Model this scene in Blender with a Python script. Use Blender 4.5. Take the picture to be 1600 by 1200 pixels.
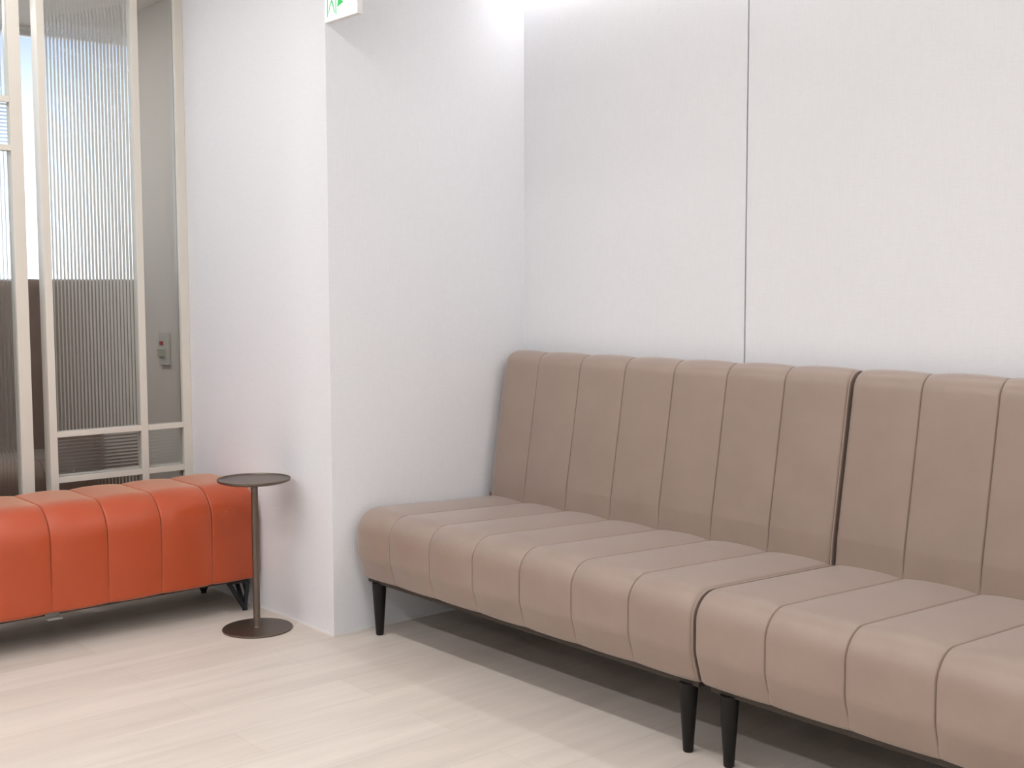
import bpy, bmesh, math, random
from mathutils import Vector, Matrix
random.seed(4)
for o in list(bpy.data.objects): bpy.data.objects.remove(o)
C = bpy.context.scene.collection
S = bpy.context.scene
PI = math.pi

# ------------------------------------------------------------------ camera
yaw, pitch, roll = math.radians(49.09), math.radians(4.497), math.radians(-0.166)
F0 = Vector((-math.sin(yaw), math.cos(yaw), 0)); R0 = Vector((math.cos(yaw), math.sin(yaw), 0)); U0 = Vector((0, 0, 1))
F = F0*math.cos(pitch) - U0*math.sin(pitch); U = U0*math.cos(pitch) + F0*math.sin(pitch)
R = R0*math.cos(roll) + U*math.sin(roll); U = U*math.cos(roll) - R0*math.sin(roll)
cam = bpy.data.objects.new('camera', bpy.data.cameras.new('camera')); C.objects.link(cam)
M3 = Matrix((R, U, -F)).transposed()
cam.matrix_world = Matrix.Translation((0, 0, 1.2)) @ M3.to_4x4()
cam.data.sensor_width = 36; cam.data.sensor_fit = 'HORIZONTAL'; cam.data.lens = 36*1858/1600
cam.data.clip_start = .05
S.camera = cam

# ------------------------------------------------------------------ view, sky
S.view_settings.view_transform = 'Standard'; S.view_settings.look = 'None'
S.view_settings.exposure = 0.0; S.view_settings.gamma = 1; S.view_settings.use_curve_mapping = False
W = bpy.data.worlds.new('World'); S.world = W; W.use_nodes = True
wn = W.node_tree; wn.nodes.clear()
wo = wn.nodes.new('ShaderNodeOutputWorld'); wb = wn.nodes.new('ShaderNodeBackground')
tc = wn.nodes.new('ShaderNodeTexCoord'); sx = wn.nodes.new('ShaderNodeSeparateXYZ'); cr = wn.nodes.new('ShaderNodeValToRGB')
wn.links.new(tc.outputs['Generated'], sx.inputs[0]); wn.links.new(sx.outputs['Z'], cr.inputs[0])
cr.color_ramp.elements[0].position = 0.0; cr.color_ramp.elements[0].color = (.93, .97, 1, 1)
e = cr.color_ramp.elements.new(.09); e.color = (.80, .90, 1, 1)
cr.color_ramp.elements[2].position = .20; cr.color_ramp.elements[2].color = (.33, .41, .57, 1)
wn.links.new(cr.outputs[0], wb.inputs[0]); wb.inputs[1].default_value = 1.95
wn.links.new(wb.outputs[0], wo.inputs[0])

# ------------------------------------------------------------------ ceiling lamps (light part)
def strip(name, loc, length, width, power, col=(.995, .985, 1), rz=0, spread=PI):
    l = bpy.data.lights.new(name, 'AREA'); l.shape = 'RECTANGLE'; l.size = length; l.size_y = width
    l.energy = power; l.color = col; l.spread = spread
    o = bpy.data.objects.new(name, l); C.objects.link(o); o.location = loc; o.rotation_euler = (0, 0, rz)
    return o
STRIPS = [  # x0, x1, y, z, width, power
    (-4.4, 1.0, 1.35, 2.585, .05, 31),
    (-4.4, 1.2, -.35, 2.585, .05, 49),
    (-4.4, 1.2, -1.9, 2.585, .05, 18),  # added fill strip, no known source, lifts the lower walls
    (-3.44, .5, 3.035, 2.43, .03, 9.5)]
for x0, x1, y, z, w, p in STRIPS:
    strip('strip_lamp_light', ((x0+x1)/2, y, z-.012), x1-x0, w, p)
DOWN = [(1.25, 3.45, 2.585, 72), (-5.05, 1.25, 2.375, 7)]  # second disc is an added fill lamp that brightens the booth walls
for x, y, z, p in DOWN:
    l = bpy.data.lights.new('downlight_light', 'AREA'); l.shape = 'DISK'; l.size = .06; l.energy = p
    o = bpy.data.objects.new('downlight_light', l); C.objects.link(o); o.location = (x, y, z-.012)

# ------------------------------------------------------------------ materials
def nodes(name):
    m = bpy.data.materials.new(name); m.use_nodes = True
    nt = m.node_tree; b = nt.nodes['Principled BSDF']
    return m, nt, b
def simple(name, col, rough=.5, metal=0, spec=.5, bump=0, bscale=200):
    m, nt, b = nodes(name)
    b.inputs['Base Color'].default_value = (*col, 1); b.inputs['Roughness'].default_value = rough
    b.inputs['Metallic'].default_value = metal; b.inputs['Specular IOR Level'].default_value = spec
    if bump:
        n = nt.nodes.new('ShaderNodeTexNoise'); n.inputs['Scale'].default_value = bscale; n.inputs['Detail'].default_value = 3
        t = nt.nodes.new('ShaderNodeTexCoord'); nt.links.new(t.outputs['Object'], n.inputs['Vector'])
        bp = nt.nodes.new('ShaderNodeBump'); bp.inputs['Strength'].default_value = bump; bp.inputs['Distance'].default_value = .001
        nt.links.new(n.outputs[0], bp.inputs['Height']); nt.links.new(bp.outputs[0], b.inputs['Normal'])
    return m
def wallpaper(name, c1, c2):
    m, nt, b = nodes(name); L = nt.links
    t = nt.nodes.new('ShaderNodeTexCoord')
    def thread(sc):
        mp = nt.nodes.new('ShaderNodeMapping'); mp.inputs['Scale'].default_value = sc
        L.new(t.outputs['Object'], mp.inputs[0])
        n = nt.nodes.new('ShaderNodeTexNoise'); n.inputs['Scale'].default_value = 1; n.inputs['Detail'].default_value = 2; n.inputs['Roughness'].default_value = .6
        L.new(mp.outputs[0], n.inputs['Vector']); return n
    a = thread((25, 25, 420)); c = thread((420, 420, 25)); g = thread((2.2, 2.2, 2.2))
    ad = nt.nodes.new('ShaderNodeMath'); ad.operation = 'ADD'; L.new(a.outputs[0], ad.inputs[0]); L.new(c.outputs[0], ad.inputs[1])
    g2 = nt.nodes.new('ShaderNodeMath'); g2.operation = 'MULTIPLY_ADD'; L.new(g.outputs[0], g2.inputs[0]); g2.inputs[1].default_value = .35; L.new(ad.outputs[0], g2.inputs[2])
    mr = nt.nodes.new('ShaderNodeMapRange'); mr.inputs[1].default_value = .7; mr.inputs[2].default_value = 1.65; L.new(g2.outputs[0], mr.inputs[0])
    mx = nt.nodes.new('ShaderNodeMix'); mx.data_type = 'RGBA'; mx.inputs[6].default_value = (*c1, 1); mx.inputs[7].default_value = (*c2, 1)
    L.new(mr.outputs[0], mx.inputs[0]); L.new(mx.outputs[2], b.inputs['Base Color'])
    b.inputs['Roughness'].default_value = .8; b.inputs['Specular IOR Level'].default_value = .25
    bp = nt.nodes.new('ShaderNodeBump'); bp.inputs['Strength'].default_value = .35; bp.inputs['Distance'].default_value = .0006
    L.new(ad.outputs[0], bp.inputs['Height']); L.new(bp.outputs[0], b.inputs['Normal'])
    return m
def leather(name, c1, c2, rough=.46, spec=.5):
    m, nt, b = nodes(name); L = nt.links
    t = nt.nodes.new('ShaderNodeTexCoord')
    n = nt.nodes.new('ShaderNodeTexNoise'); n.inputs['Scale'].default_value = 7; n.inputs['Detail'].default_value = 5; n.inputs['Roughness'].default_value = .6
    L.new(t.outputs['Object'], n.inputs['Vector'])
    r = nt.nodes.new('ShaderNodeMapRange'); r.inputs[1].default_value = .3; r.inputs[2].default_value = .7; L.new(n.outputs[0], r.inputs[0])
    mx = nt.nodes.new('ShaderNodeMix'); mx.data_type = 'RGBA'; mx.inputs[6].default_value = (*c1, 1); mx.inputs[7].default_value = (*c2, 1)
    L.new(r.outputs[0], mx.inputs[0]); L.new(mx.outputs[2], b.inputs['Base Color'])
    v = nt.nodes.new('ShaderNodeTexVoronoi'); v.inputs['Scale'].default_value = 420; L.new(t.outputs['Object'], v.inputs['Vector'])
    bp = nt.nodes.new('ShaderNodeBump'); bp.inputs['Strength'].default_value = .12; bp.inputs['Distance'].default_value = .0008
    L.new(v.outputs[0], bp.inputs['Height']); L.new(bp.outputs[0], b.inputs['Normal'])
    b.inputs['Roughness'].default_value = rough; b.inputs['Specular IOR Level'].default_value = spec
    b.inputs['Sheen Weight'].default_value = .35; b.inputs['Sheen Roughness'].default_value = .4
    return m
def floor_mat():
    m, nt, b = nodes('pale_oak_planks'); L = nt.links
    t = nt.nodes.new('ShaderNodeTexCoord'); mp = nt.nodes.new('ShaderNodeMapping'); mp.inputs['Rotation'].default_value = (0, 0, PI/2)
    mp.inputs['Location'].default_value = (.24, .035, 0)
    L.new(t.outputs['Object'], mp.inputs[0])
    br = nt.nodes.new('ShaderNodeTexBrick'); L.new(mp.outputs[0], br.inputs['Vector'])
    br.offset = .37; br.inputs['Scale'].default_value = 1; br.inputs['Brick Width'].default_value = 1.25; br.inputs['Row Height'].default_value = .19
    br.inputs['Mortar Size'].default_value = .0011; br.inputs['Mortar Smooth'].default_value = .3; br.inputs['Bias'].default_value = 0
    br.inputs['Color1'].default_value = (.66, .585, .515, 1); br.inputs['Color2'].default_value = (.715, .645, .575, 1); br.inputs['Mortar'].default_value = (.60, .525, .455, 1)
    mp2 = nt.nodes.new('ShaderNodeMapping'); mp2.inputs['Scale'].default_value = (9, .9, 1); L.new(t.outputs['Object'], mp2.inputs[0])
    n = nt.nodes.new('ShaderNodeTexNoise'); n.inputs['Scale'].default_value = 1.4; n.inputs['Detail'].default_value = 6; n.inputs['Roughness'].default_value = .55; n.inputs['Distortion'].default_value = .4
    L.new(mp2.outputs[0], n.inputs['Vector'])
    mr = nt.nodes.new('ShaderNodeMapRange'); mr.inputs[1].default_value = .3; mr.inputs[2].default_value = .7; mr.inputs[3].default_value = .90; mr.inputs[4].default_value = 1.06; L.new(n.outputs[0], mr.inputs[0])
    mp3 = nt.nodes.new('ShaderNodeMapping'); mp3.inputs['Scale'].default_value = (60, 3, 1); L.new(t.outputs['Object'], mp3.inputs[0])
    n3 = nt.nodes.new('ShaderNodeTexNoise'); n3.inputs['Scale'].default_value = 1.2; n3.inputs['Detail'].default_value = 4; L.new(mp3.outputs[0], n3.inputs['Vector'])
    mr3 = nt.nodes.new('ShaderNodeMapRange'); mr3.inputs[1].default_value = .3; mr3.inputs[2].default_value = .7; mr3.inputs[3].default_value = .97; mr3.inputs[4].default_value = 1.02; L.new(n3.outputs[0], mr3.inputs[0])
    mu = nt.nodes.new('ShaderNodeMath'); mu.operation = 'MULTIPLY'; L.new(mr.outputs[0], mu.inputs[0]); L.new(mr3.outputs[0], mu.inputs[1])
    vm = nt.nodes.new('ShaderNodeVectorMath'); vm.operation = 'SCALE'; L.new(br.outputs[0], vm.inputs[0]); L.new(mu.outputs[0], vm.inputs['Scale'])
    L.new(vm.outputs[0], b.inputs['Base Color'])
    b.inputs['Roughness'].default_value = .42; b.inputs['Specular IOR Level'].default_value = .4
    return m
def glass(name, col=(1, 1, 1), rough=0):
    m = bpy.data.materials.new(name); m.use_nodes = True; nt = m.node_tree; nt.nodes.clear()
    o = nt.nodes.new('ShaderNodeOutputMaterial'); g = nt.nodes.new('ShaderNodeBsdfGlass')
    g.inputs['Color'].default_value = (*col, 1); g.inputs['Roughness'].default_value = rough; g.inputs['IOR'].default_value = 1.47
    t = nt.nodes.new('ShaderNodeBsdfTransparent'); x = nt.nodes.new('ShaderNodeMixShader'); x.inputs[0].default_value = .10
    nt.links.new(g.outputs[0], x.inputs[1]); nt.links.new(t.outputs[0], x.inputs[2]); nt.links.new(x.outputs[0], o.inputs[0]); return m
def clear_glass(name, col=(1, 1, 1)):
    m = bpy.data.materials.new(name); m.use_nodes = True; nt = m.node_tree; nt.nodes.clear()
    o = nt.nodes.new('ShaderNodeOutputMaterial'); t = nt.nodes.new('ShaderNodeBsdfTransparent'); g = nt.nodes.new('ShaderNodeBsdfGlossy')
    t.inputs[0].default_value = (*col, 1); g.inputs['Roughness'].default_value = .02
    f = nt.nodes.new('ShaderNodeFresnel'); f.inputs[0].default_value = 1.3; x = nt.nodes.new('ShaderNodeMixShader')
    nt.links.new(f.outputs[0], x.inputs[0]); nt.links.new(t.outputs[0], x.inputs[1]); nt.links.new(g.outputs[0], x.inputs[2]); nt.links.new(x.outputs[0], o.inputs[0])
    return m
def emit(name, col, s):
    m = bpy.data.materials.new(name); m.use_nodes = True; nt = m.node_tree; nt.nodes.clear()
    o = nt.nodes.new('ShaderNodeOutputMaterial'); g = nt.nodes.new('ShaderNodeEmission')
    g.inputs[0].default_value = (*col, 1); g.inputs[1].default_value = s; nt.links.new(g.outputs[0], o.inputs[0]); return m
WALL = wallpaper('woven_white_wallpaper', (.765, .777, .805), (.825, .84, .868))
WALLIN = wallpaper('woven_taupe_wallpaper', (.70, .645, .585), (.75, .69, .63))
WHITE = simple('white_paint', (.82, .81, .8), .7)
CEIL = simple('ceiling_paint', (.84, .83, .82), .8)
DARKGAP = simple('dark_reveal', (.30, .29, .29), .8)
FLOOR = floor_mat()
TAN = leather('taupe_leather', (.295, .218, .178), (.325, .245, .198), .40, .55)
TANIN = leather('brown_leather', (.17, .12, .092), (.195, .14, .108), .5)
ORANGE = leather('orange_leather', (.44, .057, .007), (.48, .064, .010), .38, .65)
for n_ in [ORANGE.node_tree.nodes['Principled BSDF']]: n_.inputs['Sheen Weight'].default_value = .8; n_.inputs['Sheen Tint'].default_value = (1, .82, .6, 1)
PIPE = simple('brown_piping', (.17, .115, .085), .6)
OSTITCH = simple('dark_orange_thread', (.22, .035, .01), .6)
UNDER = simple('dark_underframe', (.06, .045, .035), .7)
BLACK = simple('black_lacquer', (.008, .007, .007), .45, 0, .3)
BLACKM = simple('black_metal', (.018, .02, .022), .45, .3)
BRONZE = simple('bronze_powder_coat', (.15, .118, .094), .34, .7, .5, .1, 900)
FRAME = simple('cream_enamel', (.71, .675, .60), .4)
RIB = glass('reeded_glass', (.975, .99, .985))
CLEAR = clear_glass('clear_glass', (.93, .93, .92))
WPANE = clear_glass('window_glass', (.97, .98, 1))
PLASTIC = simple('grey_plastic', (.27, .27, .25), .3)
SWP = simple('switch_plastic', (.62, .6, .55), .35)
SWP2 = simple('greenish_plastic', (.45, .47, .36), .4)
RED = simple('red_rocker', (.42, .03, .03), .35)
ALU = simple('white_metal', (.75, .75, .75), .4)
SIGNW = emit('lit_sign_white', (.95, 1, .97), 1.35)
SIGNG = emit('lit_sign_green', (.12, .78, .22), .9)
LAMPE = emit('lamp_diffuser', (1, .98, .97), 4)

# ------------------------------------------------------------------ helpers
def box(bm, x0, x1, y0, y1, z0, z1, bev=0):
    r = bmesh.ops.create_cube(bm, size=1)
    for v in r['verts']:
        v.co = Vector((x0+(v.co.x+.5)*(x1-x0), y0+(v.co.y+.5)*(y1-y0), z0+(v.co.z+.5)*(z1-z0)))
    if bev:
        es = list({e for v in r['verts'] for e in v.link_edges})
        bmesh.ops.bevel(bm, geom=es, offset=bev, segments=2, profile=.6, affect='EDGES')
def bx(*a, **k):
    bm = bmesh.new(); box(bm, *a, **k); return bm
def tube(bm, p0, p1, r0, r1=None, n=24, cap=True):
    p0, p1 = Vector(p0), Vector(p1); r1 = r0 if r1 is None else r1
    q = (p1-p0).to_track_quat('Z', 'Y').to_matrix()
    A = []; B = []
    for i in range(n):
        a = 2*PI*i/n; d = q @ Vector((math.cos(a), math.sin(a), 0))
        A.append(bm.verts.new(p0+d*r0)); B.append(bm.verts.new(p1+d*r1))
    for i in range(n): bm.faces.new((A[i], A[(i+1) % n], B[(i+1) % n], B[i]))
    if cap: bm.faces.new(A[::-1]); bm.faces.new(B)
def lathe(bm, prof, n=64, c=(0, 0)):
    rings = []
    for r, z in prof:
        rings.append([bm.verts.new((c[0]+r*math.cos(2*PI*i/n), c[1]+r*math.sin(2*PI*i/n), z)) for i in range(n)] if r > 0 else [bm.verts.new((c[0], c[1], z))])
    for a, b in zip(rings, rings[1:]):
        for i in range(n):
            j = (i+1) % n
            if len(a) == 1 and len(b) == 1: continue
            if len(a) == 1: bm.faces.new((a[0], b[j], b[i]))
            elif len(b) == 1: bm.faces.new((a[i], a[j], b[0]))
            else: bm.faces.new((a[i], a[j], b[j], b[i]))
def path_tube(bm, pts, r, n=8):
    rings = []
    for i, p in enumerate(pts):
        a = pts[max(i-1, 0)]; b = pts[min(i+1, len(pts)-1)]
        q = (b-a).to_track_quat('Z', 'Y').to_matrix()
        rings.append([bm.verts.new(p + q @ Vector((r*math.cos(2*PI*k/n), r*math.sin(2*PI*k/n), 0))) for k in range(n)])
    for A, B in zip(rings, rings[1:]):
        best = min(range(n), key=lambda s: sum((A[k].co-B[(k+s) % n].co).length for k in range(n)))
        for k in range(n): bm.faces.new((A[k], A[(k+1) % n], B[(k+1+best) % n], B[(k+best) % n]))
    bm.faces.new(rings[0][::-1]); bm.faces.new(rings[-1])
def obj(name, bm, mat, parent=None, smooth=False, label=None):
    bmesh.ops.recalc_face_normals(bm, faces=bm.faces)
    me = bpy.data.meshes.new(name); bm.to_mesh(me); bm.free()
    me.materials.append(mat)
    if smooth:
        for p in me.polygons: p.use_smooth = True
        try: me.set_sharp_from_angle(angle=math.radians(38))
        except Exception: pass
    o = bpy.data.objects.new(name, me); C.objects.link(o)
    if parent:
        o.parent = parent
        if parent.type == 'EMPTY': o.matrix_parent_inverse = Matrix.Translation(-Vector(parent.location))
    if label: o['label'] = label
    return o
def thing(name, label, cat, loc=(0, 0, 0), group=None):
    o = bpy.data.objects.new(name, None); C.objects.link(o); o.location = loc; o.empty_display_size = .1
    o['label'] = label; o['category'] = cat
    if group: o['group'] = group
    return o
def struct(name, bm, mat, parent=None, label=None, smooth=False):
    o = obj(name, bm, mat, parent, smooth)
    if not parent: o['kind'] = 'structure'
    if label: o['label'] = label
    return o
def sgroup(name, label, loc=(0, 0, 0)):
    o = bpy.data.objects.new(name, None); C.objects.link(o); o.location = loc
    o['kind'] = 'structure'; o['label'] = label; return o

# ------------------------------------------------------------------ room shell
XP, YL, YW, XG = -3.475, 2.188, 3.077, -4.533
ZC = 2.6
XB = 3.0; YB = -2.6; YF = 5.0
struct('floor', bx(-5.7, XB, YB, YF, -.06, 0), FLOOR, label='pale whitened oak plank floor')
bm = bmesh.new()
XS = -2.4054; g = .0028
box(bm, XP, XS-g, YW, YW+.015, 0, ZC, .0012); box(bm, XS+g, .55, YW, YW+.015, 0, ZC, .0012)
wb_ = struct('wall_back', bm, WALL, label='white woven wallpaper wall in two panels behind the taupe sofas')
struct('trim_1', bx(XP, .55, YW+.0152, YW+.12, 0, ZC), DARKGAP, label='grey reveal in the vertical joint between the wall panels')
struct('wall_left', bx(XG-.03, XP, YL, YW+.12, 0, ZC, bev=.0015), WALL, label='projecting white woven wallpaper pier between bench and sofa')
struct('wall_booth', bx(-5.7, XG-.0302, YL, YL+.12, 0, ZC), WALLIN, label='dim taupe woven wall inside the booth seen through the clear pane')
struct('wall_right', bx(XB, XB+.1, YB, YF, 0, ZC), WHITE)
struct('wall_front', bx(-5.7, XB, YB-.1, YB, 0, ZC), WHITE)
struct('wall_rear', bx(.55, XB, YF, YF+.1, 0, ZC), WHITE)
struct('wall_passage', bx(.45, .55, YW+.1202, YF, 0, ZC), WHITE)
struct('ceiling', bx(-5.7, XB, YB, YF, ZC, ZC+.08), CEIL)
struct('baseboard_left', (lambda b: (box(b, XG-.02, XP+.003, YL-.003, YL, 0, .009), box(b, XP, XP+.003, YL, YW, 0, .009), b)[-1])(bmesh.new()), WHITE, label='thin white sealant line along the foot of the pier')
struct('baseboard_back', bx(XP+.003, .55, YW-.003, YW, 0, .009), WHITE)
# booth behind the glazed partition
XW = -5.55
struct('ceiling_booth', bx(XW-.12, XG-.045, YB, YL-.0005, 2.39, 2.47), WALLIN, label='low ceiling of the glazed booth')
bm = bmesh.new()
box(bm, XW-.12, XW, YB, YL, 0, 1.20); box(bm, XW-.12, XW, YB, YL, 2.375, 2.39); box(bm, XW-.12, XW, YB, .1, 1.2, 2.375)
struct('wall_window', bm, WHITE, label='white wall below and above the booth window')
w2 = sgroup('window_2', 'bright daylight window behind the high brown booth back', (XW, 1.1, 1.2))
bm = bmesh.new()
for y0, y1, z0, z1 in ((.1, YL, 1.2, 1.225), (.1, YL, 2.355, 2.375), (.1, .135, 1.225, 2.355), (YL-.03, YL, 1.225, 2.355)):
    box(bm, XW-.07, XW-.03, y0, y1, z0, z1)
struct('window_frame', bm, ALU, w2)
struct('window_pane', bx(XW-.053, XW-.047, .135, YL-.03, 1.225, 2.355), WPANE, w2)

# partition: fixed glazed panel (window_1) and sliding door leaf (door_1)
def ribbed(y0, y1, z0, z1, vertical=True, pitch=.0135, xc=XG-.022, t=.0035, amp=.0034, seg=8):
    bm = bmesh.new(); y0 -= .004; y1 += .004; z0 -= .004; z1 += .004
    L = (y1-y0) if vertical else (z1-z0); n = max(1, round(L/pitch)); p = L/n
    fr = []; bk = []
    for k in range(n*seg+1):
        u = k/seg; s = (u % 1.0) if k < n*seg else 0
        h = amp*(1-(2*s-1)**2) if k < n*seg else 0
        a = u*p
        xf = xc + t/2 + h; xb = xc - t/2
        if vertical:
            fr.append([bm.verts.new((xf, y0+a, z)) for z in (z0, z1)]); bk.append([bm.verts.new((xb, y0+a, z)) for z in (z0, z1)])
        else:
            fr.append([bm.verts.new((xf, y, z0+a)) for y in (y0, y1)]); bk.append([bm.verts.new((xb, y, z0+a)) for y in (y0, y1)])
    for A in (fr, bk):
        for a, b in zip(A, A[1:]): bm.faces.new((a[0], a[1], b[1], b[0]))
    for a, b, c, d in zip(fr, fr[1:], bk, bk[1:]):
        bm.faces.new((a[0], b[0], d[0], c[0])); bm.faces.new((a[1], b[1], d[1], c[1]))
    for i in (0, -1): bm.faces.new((fr[i][0], fr[i][1], bk[i][1], bk[i][0]))
    return bm
def rib_pane(parent, *a, **k):
    o = obj('reeded_pane', ribbed(*a, **k), RIB, parent); 
    for p in o.data.polygons: p.use_smooth = True
    o.data.set_sharp_from_angle(angle=math.radians(50))
    return o
FD = .05
ZT = 2.55
w1 = sgroup('window_1', 'fixed cream framed partition panel of reeded and clear panes behind the orange bench', (XG-.02, 1.9, 0))
B = .0015
def bar(y0, y1, z0, z1, d=FD, parent=w1, name='muntin', front=XG):
    return struct(name, bx(front-d, front, y0, y1, z0, z1, bev=B), FRAME, parent)
bar(1.609, 1.638, 0, ZC, .06, name='stile'); bar(2.152, YL-.0005, 0, ZC, .05, name='stile')
bar(1.973, 2.001, .06, ZT, .044, name='muntin', front=XG-.003)
bar(1.638, 2.152, 0, .06, name='bottom_rail'); bar(1.638, 2.152, ZT, ZC, name='top_rail')
for (za, zb) in ((.470, .4925), (.6455, .667)):
    bar(1.638, 1.973, za, zb, .044, front=XG-.003); bar(2.001, 2.152, za, zb, .044, front=XG-.003)
rib_pane(w1, 1.638, 1.973, .667, ZT, True)
rib_pane(w1, 1.638, 1.973, .4925, .6455, False)
rib_pane(w1, 1.638, 1.973, .06, .470, True)
struct('clear_pane', bx(XG-.025, XG-.019, 2.001, 2.152, .667, ZT), CLEAR, w1)
rib_pane(w1, 2.001, 2.152, .4925, .6455, False)
struct('clear_pane', bx(XG-.025, XG-.019, 2.001, 2.152, .06, .470), CLEAR, w1)
d1 = sgroup('door_1', 'cream framed sliding door leaf with reeded glass at the left edge', (XG-.02, 1.2, 0))
def dbar(y0, y1, z0, z1, d=.04, name='rail', front=XG): return bar(y0, y1, z0, z1, d, d1, name, front)
dbar(1.503, 1.548, .01, 2.56, name='stile'); dbar(.72, .765, .01, 2.56, name='stile')
dbar(.765, 1.503, .01, .09); dbar(.765, 1.503, 2.49, 2.56)
dbar(.765, 1.503, 1.716, 1.737); dbar(.765, 1.503, 1.891, 1.914)
dbar(1.14, 1.155, 1.737, 1.891, .036, 'muntin', XG-.002)
rib_pane(d1, .765, 1.503, .09, 1.716, True); rib_pane(d1, .765, 1.503, 1.914, 2.49, True)
rib_pane(d1, 1.155, 1.503, 1.737, 1.891, False); rib_pane(d1, .765, 1.14, 1.737, 1.891, False)
struct('trim_2', bx(XG-.06, XG, .70, 1.609, 2.5605, ZC), FRAME, label='cream head track above the sliding door leaf')
struct('wall_partition', bx(XG-.06, XG, YB, .70, 0, ZC), WHITE)

# ------------------------------------------------------------------ channel upholstery
def roundpoly(pts, n=9):
    """closed 2-D polygon with a radius and puff weight per corner: (a, b, r, w)"""
    out = []; N = len(pts)
    for i in range(N):
        p0 = Vector(pts[i-1][:2]); p = Vector(pts[i][:2]); p2 = Vector(pts[(i+1) % N][:2]); r = pts[i][2]
        d0 = (p0-p).normalized(); d2 = (p2-p).normalized(); ang = d0.angle(d2)
        if r <= 0 or ang > PI-.02: out.append((p, pts[i][3])); continue
        t = min(r/math.tan(ang/2), (p0-p).length*.49, (p2-p).length*.49); r = t*math.tan(ang/2)
        c = p + (d0+d2).normalized()*(r/math.sin(ang/2))
        a = p+d0*t - c; b = p+d2*t - c; tot = a.angle(b)
        s = 1 if a.x*b.y-a.y*b.x > 0 else -1
        for k in range(n+1):
            th = s*tot*k/n
            out.append((c+Vector((a.x*math.cos(th)-a.y*math.sin(th), a.x*math.sin(th)+a.y*math.cos(th))), pts[i][3]))
    res = []
    for (p, w), (q, w2) in zip(out, out[1:]+out[:1]):
        res.append((p, w)); L = (q-p).length; m = int(L/.03)
        for k in range(1, m+1): res.append((p.lerp(q, k/(m+1)), w+(w2-w)*k/(m+1)))
    return res
def profile_normals(pr):
    area = sum(a[0].x*b[0].y-b[0].x*a[0].y for a, b in zip(pr, pr[1:]+pr[:1])); s = 1 if area > 0 else -1
    ns = []
    for i in range(len(pr)):
        t = (pr[(i+1) % len(pr)][0]-pr[i-1][0]).normalized(); ns.append(Vector((t.y, -t.x))*s)
    return ns
def channels(prof, a0, a1, n, A, place, R0=.02, R1=.02, seg=14, groove=.0045):
    pr = roundpoly(prof); ns = profile_normals(pr)
    bm = bmesh.new(); p = (a1-a0)/n; ts = set()
    for c in range(n):
        for k in range(seg+1): ts.add(round(a0+p*(c+.5-.5*math.cos(PI*k/seg)), 6))
        for d in (.0007, .0015, .003, .0055): ts.add(round(a0+p*c+d, 6)); ts.add(round(a0+p*(c+1)-d, 6))
    for R, e, s in ((R0, a0, 1), (R1, a1, -1)):
        for k in range(9): ts.add(round(e+s*R*(1-math.cos(PI/2*k/8)), 6))
    ts = sorted(ts); rings = []
    for x in ts:
        u = (x-a0)/p; c = min(int(u+1e-6), n-1); f = min(max(u-c, 0), 1)
        puff = A*(1-abs(2*f-1)**2.3)
        d = min(abs(x-(a0+p*k)) for k in range(1, n))
        puff -= groove*math.exp(-(d/.0021)**2)
        ins = 0
        for R, dd in ((R0, x-a0), (R1, a1-x)):
            if dd < R: ins = max(ins, R-math.sqrt(max(0, R*R-(R-dd)**2)))
        rings.append([bm.verts.new(place(x, *(q+nn*(puff*w-ins)))) for (q, w), nn in zip(pr, ns)])
    m = len(pr)
    for Aa, Bb in zip(rings, rings[1:]):
        for k in range(m): bm.faces.new((Aa[k], Aa[(k+1) % m], Bb[(k+1) % m], Bb[k]))
    bm.faces.new(rings[0][::-1]); bm.faces.new(rings[-1])
    return bm
def stitching(prof, a0, a1, n, place, inset=.0037, r=.0016, wmin=.25):
    bm = bmesh.new()
    for k in range(1, n): piping(prof, a0+(a1-a0)*k/n, place, inset, r, wmin, bm)
    return bm
def piping(prof, x, place, inset, r, weight_min=.5, bm=None):
    pr = roundpoly(prof); ns = profile_normals(pr)
    pts = [(i, place(x, *(q-nn*inset))) for i, ((q, w), nn) in enumerate(zip(pr, ns)) if w >= weight_min]
    # rotate so the open run is contiguous
    k = next((j for j in range(1, len(pts)) if pts[j][0] != pts[j-1][0]+1), 0)
    pts = [Vector(p) for _, p in pts[k:]+pts[:k]]
    bm = bm or bmesh.new(); path_tube(bm, pts, r, 6); return bm

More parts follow.
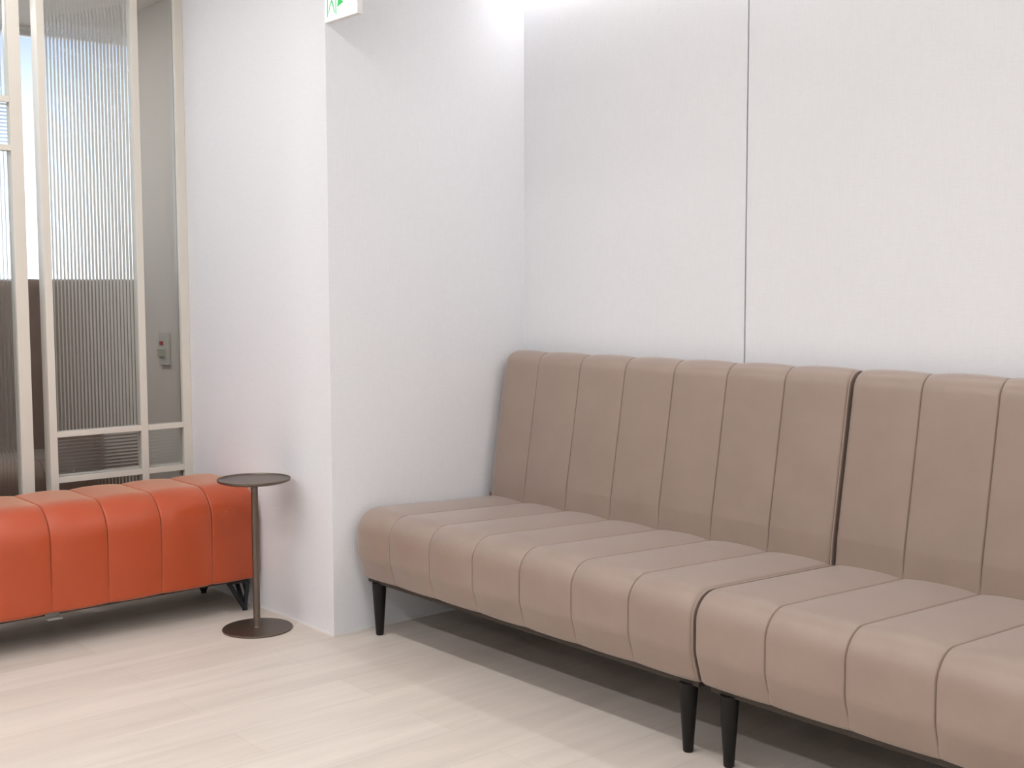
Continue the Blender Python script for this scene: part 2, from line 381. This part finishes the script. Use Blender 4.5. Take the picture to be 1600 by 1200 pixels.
SEATP = [(3.00, .205, .01, 0), (2.288, .203, .018, .3), (2.262, .29, .09, 1), (2.262, .445, .105, 1), (2.93, .418, .02, 1), (3.00, .40, .01, .2)]
BACKP = [(2.857, .375, .02, .3), (2.868, .50, .12, 1), (2.944, .975, .062, 1), (3.052, .962, .04, .9), (3.052, .375, .01, 0)]
def sofa(name, label, x0, x1, RL, RRr, group):
    yx = lambda x, y, z: (x, y, z)
    t = thing(name, label, 'sofa', ((x0+x1)/2, 2.65, 0), group)
    obj('seat', channels(SEATP, x0+.0035, x1-.0035, 7, .0085, yx, RL, RRr), TAN, t, True)
    obj('backrest', channels(BACKP, x0+.0045, x1-.0045, 7, .006, yx, RL*1.25, RRr), TAN, t, True)
    obj('stitching', stitching(SEATP, x0+.0035, x1-.0035, 7, yx), PIPE, t, True, 'darker brown seam stitching')
    obj('stitching', stitching(BACKP, x0+.0045, x1-.0045, 7, yx), PIPE, t, True, 'darker brown seam stitching')
    if RRr < .03:
        obj('piping', piping(SEATP, x1-.0030, yx, .0035, .0030, .25), TAN, t, True, 'raised piping along the end seam')
        obj('piping', piping(BACKP, x1-.0042, yx, .0040, .0030, .25), TAN, t, True, 'raised piping along the end seam')
    obj('seat_frame', bx(x0+.02, x1-.02, 2.312, 2.99, .183, .2055), UNDER, t, label='dark under-frame')
    for x in (x0+.072, x1-.062):
        for y, yt in ((2.322, 2.322), (2.93, 2.93)):
            bm = bmesh.new()
            prof = [(0, 0), (.0115, 0), (.0135, .003), (.0245, .17), (.0245, .186), (0, .186)]
            lathe(bm, prof, 28, (x, y)); obj('leg', bm, BLACK, t, True)
    return t
sofa('channel_sofa', 'whole taupe leather channel-back sofa unit in the wall corner beside the white pier', -3.462, -1.92, .045, .016, 'taupe sofa units along the back wall')
sofa('channel_sofa', 'taupe leather channel-back sofa unit cut off by the right edge, nearest the viewer', -1.92, -.378, .016, .045, 'taupe sofa units along the back wall')

# orange bench
BP = [(-4.375, .128, .015, .2), (-4.375, .478, .07, 1), (-3.966, .478, .115, 1), (-3.966, .125, .012, .45)]
t = thing('channel_bench', 'orange leather channel-stitched bench in front of the glazed partition', 'bench', (-4.17, 1.5, 0))
bench_place = lambda y, x, z: (x, y, z)
obj('seat', channels(BP, .812, 2.178, 7, .0065, bench_place, .03, .03), ORANGE, t, True)
obj('stitching', stitching(BP, .812, 2.178, 7, bench_place), OSTITCH, t, True, 'dark orange seam stitching')
obj('seat_frame', bx(-4.35, -3.995, .84, 2.155, .113, .130), UNDER, t, label='dark under-frame')
for y, sy in ((2.125, -1), (.865, 1)):
    for x, sx_ in ((-3.997, -1), (-4.335, 1)):
        bm = bmesh.new(); f = Vector((x, y, .006))
        A1 = Vector((x+.004, y+sy*.066, .112)); B1 = Vector((x+.004, y-sy*.012, .112)); C1 = Vector((x+sx_*.085, y-sy*.006, .112))
        for q in (A1, B1, C1): tube(bm, f, q, .0085, .0085, 10)
        mid = f.lerp(A1, .5); tube(bm, f.lerp(B1, .45), B1.lerp(C1, .4), .0045, .0045, 8)
        tube(bm, A1, B1, .006, .006, 8); tube(bm, B1, C1, .006, .006, 8); tube(bm, A1, C1, .006, .006, 8)
        tube(bm, (x, y, 0), (x, y, .014), .0105, .0095, 14)
        obj('leg', bm, BLACKM, t, True)
bm = bmesh.new(); box(bm, -3.995, -3.958, 1.378, 1.428, .104, .108, .0012); box(bm, -3.993, -3.987, 1.380, 1.426, .1085, .124)
obj('plastic_clip', bm, PLASTIC, t, label='small grey plastic clip under the front edge')

# side table
tx, ty = -3.738, 2.036
t = thing('side_table', 'slim dark bronze round side table standing between orange bench and white pier', 'side table', (tx, ty, 0))
bm = bmesh.new(); lathe(bm, [(0, 0), (.121, 0), (.123, .002), (.123, .005), (.1215, .0065), (0, .0075)], 72, (tx, ty)); obj('base', bm, BRONZE, t, True)
bm = bmesh.new(); lathe(bm, [(0, .0062), (.016, .0062), (.0135, .010), (.0122, .014), (.0122, .520), (.020, .527), (0, .527)], 32, (tx-.004, ty)); obj('pole', bm, BRONZE, t, True)
bm = bmesh.new(); lathe(bm, [(0, .5272), (.110, .5272), (.1265, .5330), (.1285, .5400), (.1278, .5412), (.1268, .5400), (.1245, .5368), (0, .5362)], 80, (tx-.006, ty)); obj('tabletop', bm, BRONZE, t, True, 'round bronze tray top with a thin raised rim')

# exit sign
t = thing('exit_sign', 'lit white exit sign with green pictogram on the pier edge, at the top', 'sign', (XP+.1, YL+.02, 2.18))
sx0, sx1, sz0, sz1 = XP+.0005, XP+.190, 2.094, 2.30
obj('housing', bx(sx0, sx1, YL+.003, YL+.024, sz0, sz1, bev=.001), WHITE, t)
obj('lit_face', bx(sx0+.001, sx1-.001, YL-.0006, YL+.0028, sz0+.001, sz1-.001), SIGNW, t)
def flatpoly(bm, pts, y=YL-.0011, d=.0005):
    v = [bm.verts.new((x, y, z)) for x, z in pts]; w = [bm.verts.new((x, y+d, z)) for x, z in pts]
    bm.faces.new(v); bm.faces.new(w[::-1])
    for i in range(len(v)): bm.faces.new((v[i], v[(i+1) % len(v)], w[(i+1) % len(v)], w[i]))
bm = bmesh.new(); dx, dz = XP+.018, 2.109
def seg(a, b, w):
    a, b = Vector(a), Vector(b); n = (b-a).normalized(); n = Vector((-n.y, n.x))*w/2
    flatpoly(bm, [a-n, b-n, b+n, a+n])
seg((dx, dz), (dx, dz+.082), .0045); seg((dx+.052, dz), (dx+.052, dz+.082), .0045); seg((dx-.002, dz+.084), (dx+.054, dz+.084), .0045)
seg((dx+.026, dz+.052), (dx+.036, dz+.030), .006); seg((dx+.036, dz+.030), (dx+.044, dz+.008), .0045); seg((dx+.026, dz+.048), (dx+.014, dz+.034), .005); seg((dx+.014, dz+.034), (dx+.007, dz+.012), .004)
seg((dx+.026, dz+.052), (dx+.028, dz+.066), .009); seg((dx+.028, dz+.062), (dx+.014, dz+.056), .0035); seg((dx+.028, dz+.062), (dx+.042, dz+.054), .0035)
flatpoly(bm, [(dx+.029+.0055*math.cos(2*PI*k/16), dz+.0755+.0055*math.sin(2*PI*k/16)) for k in range(16)])
obj('pictogram', bm, SIGNG, t, label='green figure in a doorway')
bm = bmesh.new(); ax = XP+.078
flatpoly(bm, [(ax, 2.132), (ax+.036, 2.142), (ax+.027, 2.151), (ax+.062, 2.186), (ax+.052, 2.196), (ax+.017, 2.161), (ax+.008, 2.170)])
obj('arrow', bm, SIGNG, t, label='green arrow')

# booth: high-backed seat and the wall switch
t = thing('booth_sofa', 'high-backed brown channelled booth seat under the bright window behind the partition', 'sofa', (-5.2, 1.2, 0))
SB = [(-5.52, .20, .01, 0), (-5.52, .47, .01, .2), (-5.43, .487, .02, 1), (-4.955, .498, .10, 1), (-4.955, .32, .08, 1), (-4.975, .20, .015, .3)]
BB = [(-5.53, .42, .01, 0), (-5.53, 1.252, .02, .5), (-5.435, 1.252, .035, 1), (-5.425, .42, .02, 1)]
obj('seat', channels(SB, .62, 2.182, 7, .0065, bench_place, .02, .02), TANIN, t, True)
obj('backrest', channels(BB, .62, 2.182, 7, .0065, bench_place, .02, .02), TANIN, t, True)
obj('base', bx(-5.5, -5.01, .66, 2.15, 0, .2), UNDER, t)
t = thing('wall_switch', 'small switch plate with red rocker on the dim booth wall behind the clear pane', 'switch', (-4.755, YL, .95))
obj('plate', bx(-4.805, -4.715, YL-.014, YL-.0005, .890, 1.030, bev=.003), SWP, t, label='off-white rounded plate')
obj('rocker', bx(-4.785, -4.758, YL-.019, YL-.0142, .975, .990, bev=.001), RED, t, label='red indicator rocker')
obj('socket', bx(-4.800, -4.745, YL-.022, YL-.0142, .925, .958, bev=.002), SWP2, t, label='greenish lower module')

# ceiling fixtures (bodies of the lamps above)
labels = ['white linear ceiling light above the middle of the room', 'white linear ceiling light third from the sofa wall', 'white linear ceiling light added as unseen fill, farthest from the sofa wall', 'white linear ceiling light close to the wall behind the sofas']
for (x0, x1, y, z, w, p), lb in zip(STRIPS, labels):
    t = thing('linear_ceiling_light', lb, 'ceiling light', ((x0+x1)/2, y, ZC), 'linear ceiling lights')
    obj('housing', bx(x0-.02, x1+.02, y-w/2-.01, y+w/2+.01, z-.004, ZC if z > 2.5 else z+.03), ALU, t)
    if z < 2.5: obj('wall_bracket', bx(x0, x1, y+w/2+.0105, YW-.0005, z, z+.03), ALU, t)
    obj('diffuser', bx(x0, x1, y-w/2, y+w/2, z-.009, z-.0045), LAMPE, t)
for (x, y, z, p), lb in zip(DOWN, ('round white downlight in the passage ceiling', 'round white downlight added as fill light in the low ceiling of the glazed booth')):
    zc = z+.015
    t = thing('downlight', lb, 'ceiling light', (x, y, zc))
    bm = bmesh.new(); lathe(bm, [(0, zc), (.065, zc), (.065, zc-.017), (.052, zc-.017), (.048, zc-.008), (0, zc-.008)], 40, (x, y)); obj('housing', bm, ALU, t, True)
